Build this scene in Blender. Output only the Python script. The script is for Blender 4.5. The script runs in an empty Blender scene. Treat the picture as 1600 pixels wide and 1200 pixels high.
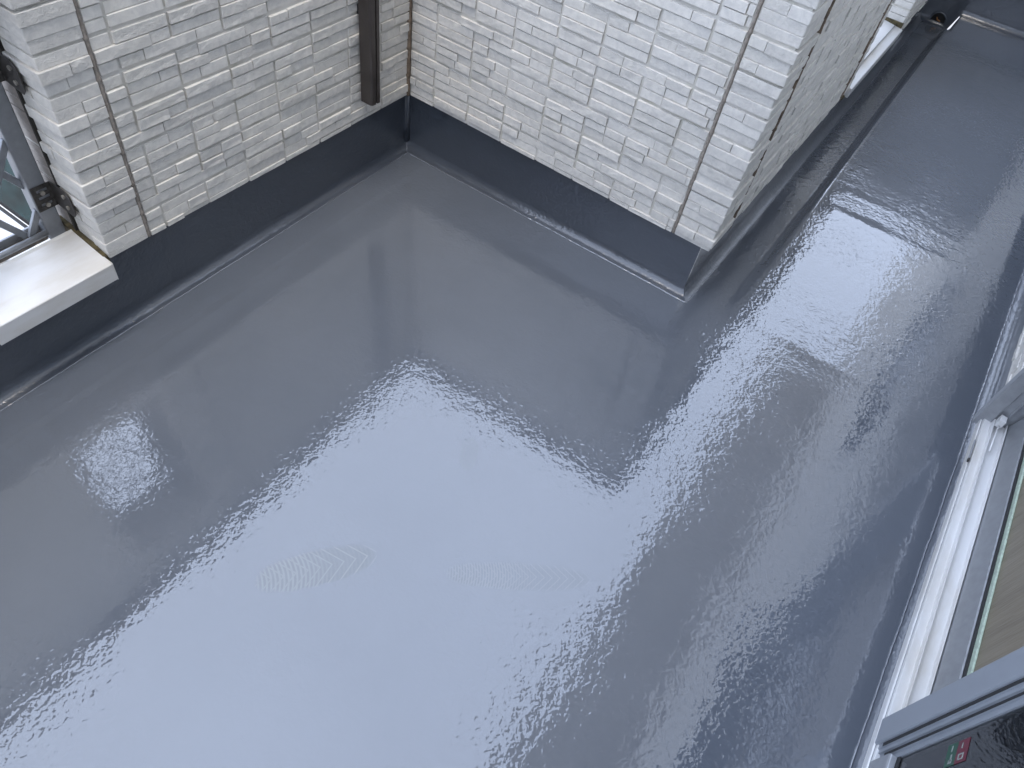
import bpy, bmesh, math, random
from mathutils import Matrix, Vector, noise
R = math.radians
scn = bpy.context.scene
col = scn.collection
rnd = random.Random(7)

# ------------------------------------------------------------------ camera
cam_d = bpy.data.cameras.new('camera'); cam = bpy.data.objects.new('camera', cam_d); col.objects.link(cam)
cam_d.sensor_width = 36.0; cam_d.lens = 25.58; cam_d.clip_start = 0.02; cam_d.clip_end = 2000
cr = Vector((0.80982947, 0.57170456, 0.1316439))
cd = Vector((0.51574522, -0.5868276, -0.62421169))
cf = Vector((-0.27961239, 0.57339974, -0.77008418))
M = Matrix.Identity(4)
for i in range(3):
    M[i][0] = cr[i]; M[i][1] = -cd[i]; M[i][2] = -cf[i]
M[0][3], M[1][3], M[2][3] = 1.62587, -1.967635, 1.714518
cam.matrix_world = M
scn.camera = cam

# ------------------------------------------------------------------ light
SUN_EL, SUN_AZ = 77.0, 150.0       # azimuth measured from +Y towards +X
world = bpy.data.worlds.new('World'); scn.world = world; world.use_nodes = True
wn = world.node_tree.nodes; wl = world.node_tree.links
bg = wn['Background']
sky = wn.new('ShaderNodeTexSky'); sky.sky_type = 'NISHITA'; sky.sun_disc = False
sky.sun_elevation = R(SUN_EL); sky.sun_rotation = R(SUN_AZ); sky.air_density = 1.0; sky.dust_density = 2.5; sky.ozone_density = 1.0
wtc = wn.new('ShaderNodeTexCoord')
wno = wn.new('ShaderNodeTexNoise'); wno.inputs['Scale'].default_value = 2.2; wno.inputs['Detail'].default_value = 5
wmr = wn.new('ShaderNodeMapRange'); wmr.inputs['From Min'].default_value = 0.3; wmr.inputs['From Max'].default_value = 0.7
wmr.inputs['To Min'].default_value = 0.78; wmr.inputs['To Max'].default_value = 0.95
wmx = wn.new('ShaderNodeMix'); wmx.data_type = 'RGBA'
wl.new(wtc.outputs['Generated'], wno.inputs['Vector']); wl.new(wno.outputs['Fac'], wmr.inputs['Value'])
wl.new(wmr.outputs['Result'], wmx.inputs['Factor']); wl.new(sky.outputs['Color'], wmx.inputs['A'])
wmx.inputs['B'].default_value = (13.3, 15.4, 19.9, 1)          # thin bright overcast
wl.new(wmx.outputs['Result'], bg.inputs['Color']); bg.inputs['Strength'].default_value = 0.15
sun_d = bpy.data.lights.new('sun', 'SUN'); sun_d.energy = 2.6; sun_d.angle = R(26); sun_d.color = (1.0, 0.91, 0.80)
sun = bpy.data.objects.new('sun', sun_d); col.objects.link(sun)
az, el = R(SUN_AZ), R(SUN_EL)
sdir = Vector((math.sin(az) * math.cos(el), math.cos(az) * math.cos(el), math.sin(el)))
sun.rotation_euler = (-sdir).to_track_quat('-Z', 'Y').to_euler()
sun.location = sdir * 20
scn.view_settings.view_transform = 'Standard'; scn.view_settings.look = 'None'
scn.view_settings.gamma = 1.0; scn.view_settings.use_curve_mapping = False
scn.view_settings.exposure = 0.4
scn.cycles.use_adaptive_sampling = True; scn.cycles.adaptive_threshold = 0.03
scn.cycles.max_bounces = 7; scn.cycles.diffuse_bounces = 3; scn.cycles.glossy_bounces = 4; scn.cycles.transparent_max_bounces = 10

# ------------------------------------------------------------------ dimensions (metres)
WB, XH, YE, YN = 1.2612, 2.2294, 3.4176, -3.6     # wall step, house-side floor line, far end, near end
GA, GB = 0.01549, 0.01283                          # fall of the floor
SB = 0.25                                          # siding starts here
SF_H = 2.206                                       # house siding face
CV = 0.034                                         # cove width
TOP = 1.256
def sstep(a, b, x):
    t = min(1, max(0, (x - a) / (b - a))); return t * t * (3 - 2 * t)
def zf(x, y):
    z = GA * x + GB * y
    z += 0.0034 * (1 - sstep(0.106, 0.116, x)) * (1 - sstep(-0.5, 0.3, y) * 0.5) if y < 0.02 else 0
    if y > -0.12 and x > WB - 0.08:
        dep = 0.010 * sstep(-0.10, 0.35, y) + 0.020 * max(0, y)
        if y > 3.16:
            e = 1 - sstep(1.425, 1.44, x)
            z -= (dep + 0.012) * e
        else:
            z -= dep * (1 - sstep(1.385 - 0.012 * (y < 0.4), 1.418, x))
    if y > -.1 and x > 1.44:
        k = sstep(1.44, 1.52, x) * (1 - sstep(1.93, 2.02, x)); j = .012 * noise.noise((x * 6, 2, 7))
        z += .7 * k * (.0016 * math.exp(-((y - .06 - j) / .026) ** 2) + .0013 * sstep(.05, .11, y) * (1 - sstep(.9, .97, y)) + .0012 * math.exp(-((y - .93 + j) / .024) ** 2) + .0009 * math.exp(-((y - 1.09 + j) / .024) ** 2))
    z += 0.0006 * noise.noise((x * 2.6, y * 2.6, 3.1)) + 0.0011 * sstep(0.2, 0.9, y) * noise.noise((x * 5, y * 5, 8.1))
    return z

# ------------------------------------------------------------------ helpers
def tag(o, label=None, cat=None, group=None, kind=None):
    if label: o['label'] = label
    if cat: o['category'] = cat
    if group: o['group'] = group
    if kind: o['kind'] = kind
    return o
def empty(name, loc=(0, 0, 0)):
    o = bpy.data.objects.new(name, None); o.location = loc; o.empty_display_size = 0.1; col.objects.link(o); return o
def link(name, me, parent=None, mat=None):
    o = bpy.data.objects.new(name, me); col.objects.link(o)
    if mat is not None and not me.materials: me.materials.append(mat)
    if parent is not None:
        o.parent = parent
        o.matrix_parent_inverse = Matrix.Translation(parent.location).inverted() if parent.type == 'EMPTY' and parent.parent is None else Matrix.Identity(4)
        if parent.type != 'EMPTY': o.matrix_parent_inverse = parent.matrix_basis.inverted()
    return o
class MB:
    def __init__(s): s.v = []; s.f = []
    def add(s, vs, fs):
        n = len(s.v); s.v += [tuple(v) for v in vs]; s.f += [tuple(n + i for i in f) for f in fs]; return s
    def box(s, x0, x1, y0, y1, z0, z1, m=None):
        vs = [(x0, y0, z0), (x1, y0, z0), (x1, y1, z0), (x0, y1, z0), (x0, y0, z1), (x1, y0, z1), (x1, y1, z1), (x0, y1, z1)]
        if m: vs = [m @ Vector(v) for v in vs]
        return s.add(vs, [(3, 2, 1, 0), (4, 5, 6, 7), (0, 1, 5, 4), (1, 2, 6, 5), (2, 3, 7, 6), (3, 0, 4, 7)])
    def prism(s, poly, axis, a, b):
        # poly: list of 2-D points, extruded along axis from a to b
        def P(p, t):
            return {'x': (t, p[0], p[1]), 'y': (p[0], t, p[1]), 'z': (p[0], p[1], t)}[axis]
        n = len(poly)
        vs = [P(p, a) for p in poly] + [P(p, b) for p in poly]
        fs = [(i, (i + 1) % n, n + (i + 1) % n, n + i) for i in range(n)] + [tuple(range(n - 1, -1, -1)), tuple(range(n, 2 * n))]
        return s.add(vs, fs)
    def tube(s, pts, r, n=8, cap=True):
        pts = [Vector(p) for p in pts]; rings = []
        for i, p in enumerate(pts):
            d = (pts[min(i + 1, len(pts) - 1)] - pts[max(i - 1, 0)]).normalized()
            u = d.orthogonal().normalized(); w = d.cross(u)
            if i and rings:
                u = (lu - d * lu.dot(d)).normalized(); w = d.cross(u)
            lu = u
            rr = r[i] if isinstance(r, (list, tuple)) else r
            rings.append([p + (u * math.cos(2 * math.pi * k / n) + w * math.sin(2 * math.pi * k / n)) * rr for k in range(n)])
        vs = [q for g in rings for q in g]; fs = []
        for i in range(len(pts) - 1):
            for k in range(n):
                fs.append((i * n + k, i * n + (k + 1) % n, (i + 1) * n + (k + 1) % n, (i + 1) * n + k))
        if cap: fs += [tuple(range(n - 1, -1, -1)), tuple(range((len(pts) - 1) * n, len(pts) * n))]
        return s.add(vs, fs)
    def build(s, name, mat, parent=None, bevel=0, smooth=False, seg=2):
        me = bpy.data.meshes.new(name); me.from_pydata(s.v, [], s.f); me.update()
        bm = bmesh.new(); bm.from_mesh(me); bmesh.ops.recalc_face_normals(bm, faces=bm.faces)
        if bevel:
            bmesh.ops.bevel(bm, geom=[e for e in bm.edges if len(e.link_faces) == 2 and e.calc_face_angle(0) > 0.5], offset=bevel, segments=seg, affect='EDGES', profile=0.5)
        bm.to_mesh(me); bm.free()
        if smooth:
            me.polygons.foreach_set('use_smooth', [True] * len(me.polygons))
        return link(name, me, parent, mat)

# ------------------------------------------------------------------ materials
def mat(name, color=(.5, .5, .5), rough=.5, metal=0., **kw):
    m = bpy.data.materials.new(name); m.use_nodes = True
    b = m.node_tree.nodes['Principled BSDF']
    b.inputs['Base Color'].default_value = (*color, 1); b.inputs['Roughness'].default_value = rough; b.inputs['Metallic'].default_value = metal
    for k, v in kw.items(): b.inputs[k.replace('_', ' ')].default_value = v
    return m, m.node_tree.nodes, m.node_tree.links, b
def nz(n, l, vec, scale, detail=3, rough=.55, dist=0.):
    t = n.new('ShaderNodeTexNoise'); t.inputs['Scale'].default_value = scale; t.inputs['Detail'].default_value = detail
    t.inputs['Roughness'].default_value = rough; t.inputs['Distortion'].default_value = dist
    if vec is not None: l.new(vec, t.inputs['Vector'])
    return t.outputs['Fac']
def rng(n, l, v, a, b, c, d):
    t = n.new('ShaderNodeMapRange'); l.new(v, t.inputs['Value'])
    for k, x in zip(('From Min', 'From Max', 'To Min', 'To Max'), (a, b, c, d)): t.inputs[k].default_value = x
    return t.outputs['Result']
def mth(n, l, op, a, b=None):
    t = n.new('ShaderNodeMath'); t.operation = op
    for i, x in enumerate((a, b)):
        if x is None: continue
        if isinstance(x, (int, float)): t.inputs[i].default_value = x
        else: l.new(x, t.inputs[i])
    return t.outputs[0]
def mixc(n, l, f, a, b):
    t = n.new('ShaderNodeMix'); t.data_type = 'RGBA'
    for k, x in (('Factor', f), ('A', a), ('B', b)):
        if isinstance(x, tuple): t.inputs[k].default_value = (*x, 1)
        elif isinstance(x, (int, float)): t.inputs[k].default_value = x
        else: l.new(x, t.inputs[k])
    return t.outputs['Result']
def bump(n, l, b, h, strength, dist):
    t = n.new('ShaderNodeBump'); t.inputs['Distance'].default_value = dist
    if isinstance(strength, (int, float)): t.inputs['Strength'].default_value = strength
    else: l.new(strength, t.inputs['Strength'])
    l.new(h, t.inputs['Height']); l.new(t.outputs['Normal'], b.inputs['Normal']); return t
def pos(n):
    return n.new('ShaderNodeNewGeometry').outputs['Position']

def simple0(name, c, r):
    m, n, l, b = mat(name, c, r); b.inputs['Coat Weight'].default_value = 1; b.inputs['Coat IOR'].default_value = 2.0
    l.new(mixc(n, l, nz(n, l, pos(n), 40, 3), tuple(x * .85 for x in c), tuple(x * 1.15 for x in c)), b.inputs['Base Color']); return m
# --- glossy grey waterproof top coat
def topcoat(name, floor, lite=False):
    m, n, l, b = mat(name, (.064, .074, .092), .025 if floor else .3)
    ca, cb = ((.085, .096, .115), (.097, .108, .128)) if floor else ((.045, .053, .067), (.054, .062, .078)) if not lite else ((.105, .116, .135), (.115, .126, .145))  # same paint throughout; shade on the upstand is put into its darker colours
    p = pos(n)
    b.inputs['IOR'].default_value = 1.55; b.inputs['Specular IOR Level'].default_value = .6 if floor else .35
    b.inputs['Coat Weight'].default_value = 1.0; b.inputs['Coat Roughness'].default_value = 0.015 if floor else .16; b.inputs['Coat IOR'].default_value = 1.60 if floor else 1.45
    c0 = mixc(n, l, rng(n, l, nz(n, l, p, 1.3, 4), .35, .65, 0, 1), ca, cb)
    rip = mth(n, l, 'ADD', nz(n, l, p, 78, 1, .5, .5), mth(n, l, 'MULTIPLY', nz(n, l, p, 130, 0, .5), .22))
    wave = mth(n, l, 'MULTIPLY', nz(n, l, p, 21, 1, .5, .3), 1.5)
    h = mth(n, l, 'ADD', rip, wave)
    amp = rng(n, l, nz(n, l, p, 2.6, 1), .34, .66, .35, 1.2)
    spk = n.new('ShaderNodeTexVoronoi'); spk.inputs['Scale'].default_value = 26; l.new(p, spk.inputs['Vector'])
    dot = mth(n, l, 'LESS_THAN', spk.outputs['Distance'], .045)
    sx = n.new('ShaderNodeSeparateXYZ'); l.new(p, sx.inputs[0])
    if floor:
        amp = mth(n, l, 'MULTIPLY', amp, rng(n, l, sx.outputs['Y'], -.6, 1.0, .8, 1.35))
        # two dusty shoe prints
        masks = []; lines = []; wob = rng(n, l, nz(n, l, p, 24, 2), 0, 1, -.25, .25)
        for (x0, y0, x1, y1, hw, fr, tw) in ((.885, -1.60, 1.06, -1.365, .047, 620, .85), (1.225, -1.30, 1.53, -1.085, .036, 900, .42), (1.085, -1.03, 1.03, -.93, .026, 800, .35)):
            L = math.hypot(x1 - x0, y1 - y0); ux, uy = (x1 - x0) / L, (y1 - y0) / L
            mp = n.new('ShaderNodeMapping'); mp.vector_type = 'TEXTURE'
            mp.inputs['Location'].default_value = ((x0 + x1) / 2, (y0 + y1) / 2, 0); mp.inputs['Rotation'].default_value = (0, 0, math.atan2(uy, ux))
            l.new(p, mp.inputs['Vector'])
            s2 = n.new('ShaderNodeSeparateXYZ'); l.new(mp.outputs[0], s2.inputs[0])
            a, c = s2.outputs['X'], s2.outputs['Y']
            e = mth(n, l, 'ADD', mth(n, l, 'POWER', mth(n, l, 'ABSOLUTE', mth(n, l, 'DIVIDE', a, L / 2)), 2.6),
                    mth(n, l, 'POWER', mth(n, l, 'ABSOLUTE', mth(n, l, 'DIVIDE', c, hw)), 2.0))
            inside = rng(n, l, mth(n, l, 'ADD', e, wob), .75, 1.1, 1, 0)
            bend = mth(n, l, 'ADD', a, mth(n, l, 'MULTIPLY', mth(n, l, 'MULTIPLY', c, c), 4.0))
            sole = rng(n, l, mth(n, l, 'SINE', mth(n, l, 'MULTIPLY', bend, fr)), -.2, .5, 0, 1)
            half = rng(n, l, a, -L * .12, L * .12, 1, .15)
            chev = rng(n, l, mth(n, l, 'SINE', mth(n, l, 'MULTIPLY', mth(n, l, 'ADD', a, mth(n, l, 'ABSOLUTE', c)), fr * .35)), .75, 1, 0, 1)
            pat = mth(n, l, 'MAXIMUM', mth(n, l, 'MULTIPLY', sole, half), chev)
            k = mth(n, l, 'MULTIPLY', inside, mth(n, l, 'ADD', .42, mth(n, l, 'MULTIPLY', pat, .15)))
            masks.append(mth(n, l, 'MULTIPLY', k, tw)); lines.append(mth(n, l, 'MULTIPLY', mth(n, l, 'MULTIPLY', inside, pat), tw * .17))
        fm = mth(n, l, 'MAXIMUM', mth(n, l, 'MAXIMUM', masks[0], masks[1]), masks[2])
        c0 = mixc(n, l, fm, c0, (.115, .13, .125))
        c0 = mixc(n, l, mth(n, l, 'MAXIMUM', lines[0], lines[1]), c0, (.42, .43, .43))
        l.new(rng(n, l, fm, 0, 1, .015, .30), b.inputs['Coat Roughness'])
        l.new(mth(n, l, 'SUBTRACT', 1.0, mth(n, l, 'MULTIPLY', fm, 1.0)), b.inputs['Coat Weight'])
    keep = mth(n, l, 'MULTIPLY', dot, mth(n, l, 'GREATER_THAN', spk.outputs['Color'], .93))
    c0 = mixc(n, l, mth(n, l, 'MULTIPLY', keep, .8), c0, (.03, .032, .036))
    l.new(c0, b.inputs['Base Color'])
    bp = bump(n, l, b, mth(n, l, 'ADD', h, mth(n, l, 'MULTIPLY', keep, 1.2)), amp, .00074 if floor else .0014)
    l.new(bp.outputs['Normal'], b.inputs['Coat Normal'])
    return m
M_floor = topcoat('grey_topcoat_floor', True)
M_kick_shaded = topcoat('grey_topcoat_upstand_shaded', False); M_kick_lit = topcoat('grey_topcoat_upstand_lit', False, True)  # house copy coloured lighter to offset the shade under the sill

M_bead = simple0('grey_topcoat_bead', (.12, .13, .15), .08)
def siding_mat(name, base, dark, var=.07):
    m, n, l, b = mat(name, base, .72)
    p = pos(n)
    oi = n.new('ShaderNodeObjectInfo'); r = oi.outputs['Random']
    off = n.new('ShaderNodeVectorMath'); off.operation = 'ADD'
    cmb = n.new('ShaderNodeCombineXYZ'); 
    for i in range(3): l.new(mth(n, l, 'MULTIPLY', r, 11.0 + 7 * i), cmb.inputs[i])
    l.new(p, off.inputs[0]); l.new(cmb.outputs[0], off.inputs[1]); v = off.outputs[0]
    mott = nz(n, l, v, 38, 5, .65, .6)
    c = mixc(n, l, rng(n, l, mott, .38, .62, 0, 1), dark, base)
    c = mixc(n, l, rng(n, l, nz(n, l, v, 420, 2), .60, .75, 0, .35), c, tuple(x * .62 for x in dark))
    hsv = n.new('ShaderNodeHueSaturation'); l.new(c, hsv.inputs['Color'])
    l.new(rng(n, l, r, 0, 1, 1 - var, 1 + var * .7), hsv.inputs['Value'])
    # faint grime low-frequency
    g = rng(n, l, nz(n, l, p, 3.2, 4), .52, .75, 0, .28)
    c = mixc(n, l, g, hsv.outputs['Color'], tuple(x * y for x, y in zip(base, (.80, .79, .72))))
    l.new(c, b.inputs['Base Color'])
    rough = mth(n, l, 'GREATER_THAN', mth(n, l, 'FRACT', mth(n, l, 'MULTIPLY', r, 7.0)), .42)
    cleft = nz(n, l, v, 95, 6, .62, 1.3)
    fine = nz(n, l, v, 700, 2)
    h = mth(n, l, 'ADD', mth(n, l, 'MULTIPLY', cleft, mth(n, l, 'ADD', .25, mth(n, l, 'MULTIPLY', rough, 1.0))), mth(n, l, 'MULTIPLY', fine, .18))
    bump(n, l, b, h, .8, .0036)
    return m
M_brick = siding_mat('pale_split_stone', (.67, .643, .592), (.565, .545, .51))
M_beige = siding_mat('beige_split_stone', (.34, .30, .265), (.28, .25, .22), .12)
def groove_mat():
    m, n, l, b = mat('siding_groove', (.5, .5, .48), .8)
    p = pos(n)
    c = mixc(n, l, rng(n, l, nz(n, l, p, 9, 5, .6), .42, .68, 0, 1), (.58, .558, .515), (.42, .40, .335))
    l.new(c, b.inputs['Base Color']); bump(n, l, b, nz(n, l, p, 300, 3), .5, .001); return m
M_groove = groove_mat()
def simple(name, c, rough, metal=0., ns=60, var=.12, bs=0., **kw):
    m, n, l, b = mat(name, c, rough, metal, **kw)
    p = pos(n)
    f = nz(n, l, p, ns, 4)
    l.new(mixc(n, l, rng(n, l, f, .35, .65, 0, 1), tuple(x * (1 - var) for x in c), tuple(min(1, x * (1 + var)) for x in c)), b.inputs['Base Color'])
    l.new(rng(n, l, f, .3, .7, max(.02, rough - .06), min(1, rough + .08)), b.inputs['Roughness'])
    if bs: bump(n, l, b, nz(n, l, p, ns * 4, 3), bs, .001)
    return m
M_seal = simple('taupe_sealant', (.235, .205, .175), .75, ns=90, var=.25, bs=.4)
M_sealdk = simple('brown_sealant', (.16, .12, .085), .75, ns=90, var=.35, bs=.4)
M_gap = simple('dark_gap_sealant', (.03, .026, .022), .8)
M_moss = simple('mossy_sealant', (.075, .06, .028), .9, ns=70, var=.5, bs=.6)
M_pipe = simple('bronze_metal', (.058, .049, .044), .36, .3, ns=14, var=.08)
M_pipedk = simple('bronze_dark', (.012, .011, .011), .5)
M_bracket = simple('dark_bracket_metal', (.065, .06, .056), .5, .5, ns=80, var=.35, bs=.3)
M_bolt = simple('steel_bolt', (.45, .42, .37), .4, .8)
M_rail = simple('silver_aluminium', (.31, .32, .335), .38, .45, ns=45, var=.08)
M_post = simple('blue_grey_aluminium', (.255, .265, .28), .42, .35, ns=45, var=.08)
M_dust = simple('dirty_track', (.15, .125, .10), .8, ns=50, var=.4)
M_gasket = simple('black_rubber', (.02, .02, .021), .6)
M_stile = simple('grey_sash_aluminium', (.27, .29, .32), .42, .25, ns=30, var=.05)
def alu_white():
    m, n, l, b = mat('white_aluminium_sill', (.72, .71, .70), .33, .15)
    p = pos(n)
    st = n.new('ShaderNodeMapping'); st.inputs['Scale'].default_value = (1, .25, 1); l.new(p, st.inputs['Vector'])
    d = rng(n, l, nz(n, l, st.outputs[0], 10, 5, .6), .44, .72, 0, .8)
    c = mixc(n, l, d, (.66, .655, .645), (.47, .43, .36))
    sp = rng(n, l, nz(n, l, p, 240, 3, .7), .70, .78, 0, .7)
    c = mixc(n, l, sp, c, (.25, .20, .14))
    l.new(c, b.inputs['Base Color']); l.new(rng(n, l, d, 0, 1, .28, .5), b.inputs['Roughness'])
    bump(n, l, b, nz(n, l, p, 160, 3), .08, .001); return m
M_sill = alu_white()
M_cop = simple('coping_metal', (.12, .10, .09), .4, .3)
M_coreA = simple('siding_far', (.72, .695, .64), .8, ns=30, var=.1, bs=.5)
M_soffit = simple('soffit_board', (.66, .645, .61), .7, ns=3, var=.05)
M_spacer = simple('glazing_spacer', (.42, .40, .38), .4, .6, ns=900, var=.35)
M_edge = simple('pale_green_edge_reflection', (.40, .48, .385), .35, ns=120, var=.15)
def glass_mat(name, tint, ior=1.8):
    m = bpy.data.materials.new(name); m.use_nodes = True; n = m.node_tree.nodes; l = m.node_tree.links
    n.remove(n['Principled BSDF']); out = n['Material Output']
    fr = n.new('ShaderNodeFresnel'); fr.inputs['IOR'].default_value = ior
    tr = n.new('ShaderNodeBsdfTransparent'); tr.inputs['Color'].default_value = (*tint, 1)
    gl = n.new('ShaderNodeBsdfGlossy'); gl.inputs['Roughness'].default_value = .0
    mx = n.new('ShaderNodeMixShader'); l.new(fr.outputs[0], mx.inputs[0]); l.new(tr.outputs[0], mx.inputs[1]); l.new(gl.outputs[0], mx.inputs[2])
    l.new(mx.outputs[0], out.inputs['Surface']); return m
M_glass = glass_mat('window_glass', (.95, .965, .955), 2.0)
def figured_mat():
    m, n, l, b = mat('figured_glass', (.2, .17, .12), .35)
    p = pos(n); mp = n.new('ShaderNodeMapping'); mp.inputs['Scale'].default_value = (30, 30, 3); l.new(p, mp.inputs['Vector'])
    c = mixc(n, l, rng(n, l, nz(n, l, mp.outputs[0], 1.6, 5), .3, .7, 0, 1), (.21, .17, .115), (.30, .25, .175)); l.new(c, b.inputs['Base Color'])
    b.inputs['Transmission Weight'].default_value = .35; bump(n, l, b, nz(n, l, mp.outputs[0], 5, 3), .6, .002); return m
M_figured = figured_mat()
def wood_mat():
    m, n, l, b = mat('brown_wood', (.2, .15, .1), .5)
    p = pos(n); mp = n.new('ShaderNodeMapping'); mp.inputs['Scale'].default_value = (2, 22, 2); l.new(p, mp.inputs['Vector'])
    c = mixc(n, l, rng(n, l, nz(n, l, mp.outputs[0], 5, 5), .3, .7, 0, 1), (.30, .24, .165), (.47, .39, .28)); l.new(c, b.inputs['Base Color']); return m
M_wood = wood_mat()
M_room = simple('room_plaster', (.45, .42, .36), .9, ns=8, var=.1)

# ------------------------------------------------------------------ floor and upstands
NX, NY = 190, 620
xs = [XH * i / NX for i in range(NX + 1)]; ys = [YN + (YE - YN) * j / NY for j in range(NY + 1)]
xs = sorted(set([round(x, 5) for x in xs if abs(x - WB) > .004] + [WB])); ys = sorted(set([round(y, 5) for y in ys if abs(y) > .008] + [0.0]))
mb = MB(); idx = {}
def vid(i, j):
    if (i, j) not in idx:
        idx[(i, j)] = len(mb.v); mb.v.append((xs[i], ys[j], zf(xs[i], ys[j])))
    return idx[(i, j)]
for i in range(len(xs) - 1):
    for j in range(len(ys) - 1):
        if ys[j] >= -1e-6 and xs[i + 1] <= WB + 1e-6: continue
        mb.f.append((vid(i, j), vid(i + 1, j), vid(i + 1, j + 1), vid(i, j + 1)))
floor = mb.build('floor', M_floor, smooth=True)
tag(floor, 'glossy grey waterproof coated balcony floor reflecting the sky', kind='structure')

# floor line corners and wall-ward normals
path = [((0, YN), (0, 0), (-1, 0)), ((0, 0), (WB, 0), (0, 1)), ((WB, 0), (WB, YE), (-1, 0)), ((WB, YE), (XH, YE), (0, 1)), ((XH, YE), (XH, .052), (1, 0)), ((XH, .052), (XH, YN), (1, 0))]
prof = []
for k in range(7):
    a = math.pi / 2 * k / 6
    prof.append((CV * math.sin(a) if False else CV * (1 - math.cos(a)) ** .0 * (math.sin(a)), CV * (1 - math.cos(a))))
for si, (p0, p1, nr) in enumerate(path):
    top = .124 if si == 5 else .262
    prv = path[si - 1][2] if si else nr
    nxt = path[si + 1][2] if si < len(path) - 1 else nr
    L = math.hypot(p1[0] - p0[0], p1[1] - p0[1]); N = max(8, int(L / .025))
    mb = MB(); rows = []
    for i in range(N + 1):
        t = i / N; x = p0[0] + (p1[0] - p0[0]) * t; y = p0[1] + (p1[1] - p0[1]) * t
        sx, sy = 0., 0.                                   # mitre towards the neighbours' normals
        if prv != nr: sx += prv[0] * (1 - t); sy += prv[1] * (1 - t)
        if nxt != nr: sx += nxt[0] * t; sy += nxt[1] * t
        zb = zf(x, y); row = []
        wob = .0012 * noise.noise((x * 9, y * 9, 1.3))
        for d, h in prof:
            row.append((x + nr[0] * (d + wob * (d > 0)) + sx * d, y + nr[1] * (d + wob * (d > 0)) + sy * d, zb + h))
        d = CV
        for q in (.25, .6, 1.0):
            zz = zb + CV + (top - zb - CV) * q; w = .0011 * noise.noise((x * 5, y * 5, zz * 9))
            row.append((x + nr[0] * (d + w) + sx * d, y + nr[1] * (d + w) + sy * d, zz))
        rows.append(row)
    K = len(rows[0])
    vs = [v for r_ in rows for v in r_]
    fs = [(i * K + k, i * K + k + 1, (i + 1) * K + k + 1, (i + 1) * K + k) for i in range(N) for k in range(K - 1)]
    o = mb.add(vs, fs).build('upstand', M_kick_lit if si >= 4 else M_kick_shaded, floor, smooth=True)
    # ragged bead where the coat laps onto the floor
    if si in (3,): continue
    mb = MB(); pts = []; rr = []
    M2 = int(L / .006)
    ox, oy = -nr[0], -nr[1]
    for i in range(M2 + 1):
        t = i / M2; x = p0[0] + (p1[0] - p0[0]) * t; y = p0[1] + (p1[1] - p0[1]) * t
        j = .0012 * noise.noise((x * 40, y * 40, 2)) + .0018 * noise.noise((x * 8, y * 8, 5)) + .002
        X, Y = x + ox * j, y + oy * j
        if Y > 0 and X < WB + .0005 and si == 2: X = WB + .001
        pts.append((X, Y, zf(min(max(X, 0), XH), Y) + .0002)); rr.append((.0018 + .0012 * max(-.6, noise.noise((x * 60, y * 60, 9)))) * (1.6 if si in (1, 4, 5) else 1.0))
    mb.tube(pts, rr, 6).build('lap_bead', M_bead, floor, smooth=True)
# vertical cove strips at the inner corner
mb = MB(); mb.prism([(-CV - .004, CV + .004), (-CV, CV - .016), (-CV + .003, CV - .008), (-CV + .008, CV - .003), (-CV + .016, CV)], 'z', zf(0, 0) + .02, .262)
mb.build('corner_fillet', M_kick_shaded, floor, smooth=True)

# ------------------------------------------------------------------ siding bricks
CH = 0.0978                                    # three courses and their wide groove
ZW = 0.717                                     # height of one wide groove
def courses(z0, z1):
    out = []; k = math.floor((z0 - ZW) / CH) - 1
    while ZW + k * CH < z1:
        zb = ZW + k * CH + .0078
        r3 = random.Random(k * 31 + 5); hs = [.0305 + r3.uniform(-.0014, .0014) for _ in range(3)]
        s = (CH - .0078) / sum(hs); z = zb
        for i, h in enumerate(hs):
            a, b = z, z + h * s - .0008
            if b > z0 + .006 and a < z1 - .006: out.append((max(a, z0), min(b, z1), k * 3 + i))
            z += h * s
        k += 1
    return out
def layout(u0, u1, z0, z1, phase, seed, pk=1.0, GW=.0066):
    res = []; r = random.Random(seed); PW = .1527
    i0 = math.floor((u0 - phase) / PW); i1 = math.ceil((u1 - phase) / PW)
    nxtb = {i: r.randint(0, 5) for i in range(i0 - 1, i1 + 2)}
    for za, zb, k in courses(z0, z1):
        br = {}
        for i in range(i0 - 1, i1 + 2):
            nxtb[i] -= 1
            if nxtb[i] < 0: br[i] = True; nxtb[i] = r.choice((4, 4, 5, 5, 6))
        cuts = []
        for i in range(i0 - 1, i1 + 2):
            g = phase + i * PW
            if not br.get(i): cuts.append((g - GW / 2, g + GW / 2))
            if br.get(i) or br.get(i + 1) or r.random() < .36:
                c = g + PW * r.choice((.40, .45, .5, .5, .55, .62)); cuts.append((c - .0003, c + .0003))
        for (a, b), (c, d) in zip(cuts, cuts[1:]):
            s, e = max(b, u0), min(c, u1)
            if e - s < .012: continue
            pr = r.choice((.0020, .0030, .0040, .0052, .0066, .0084)) * pk
            dz = r.choice((0, 0, 0, .0012, .0025))
            res.append((s, e, za, zb - dz, pr))
    return res
BR = {}
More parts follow.
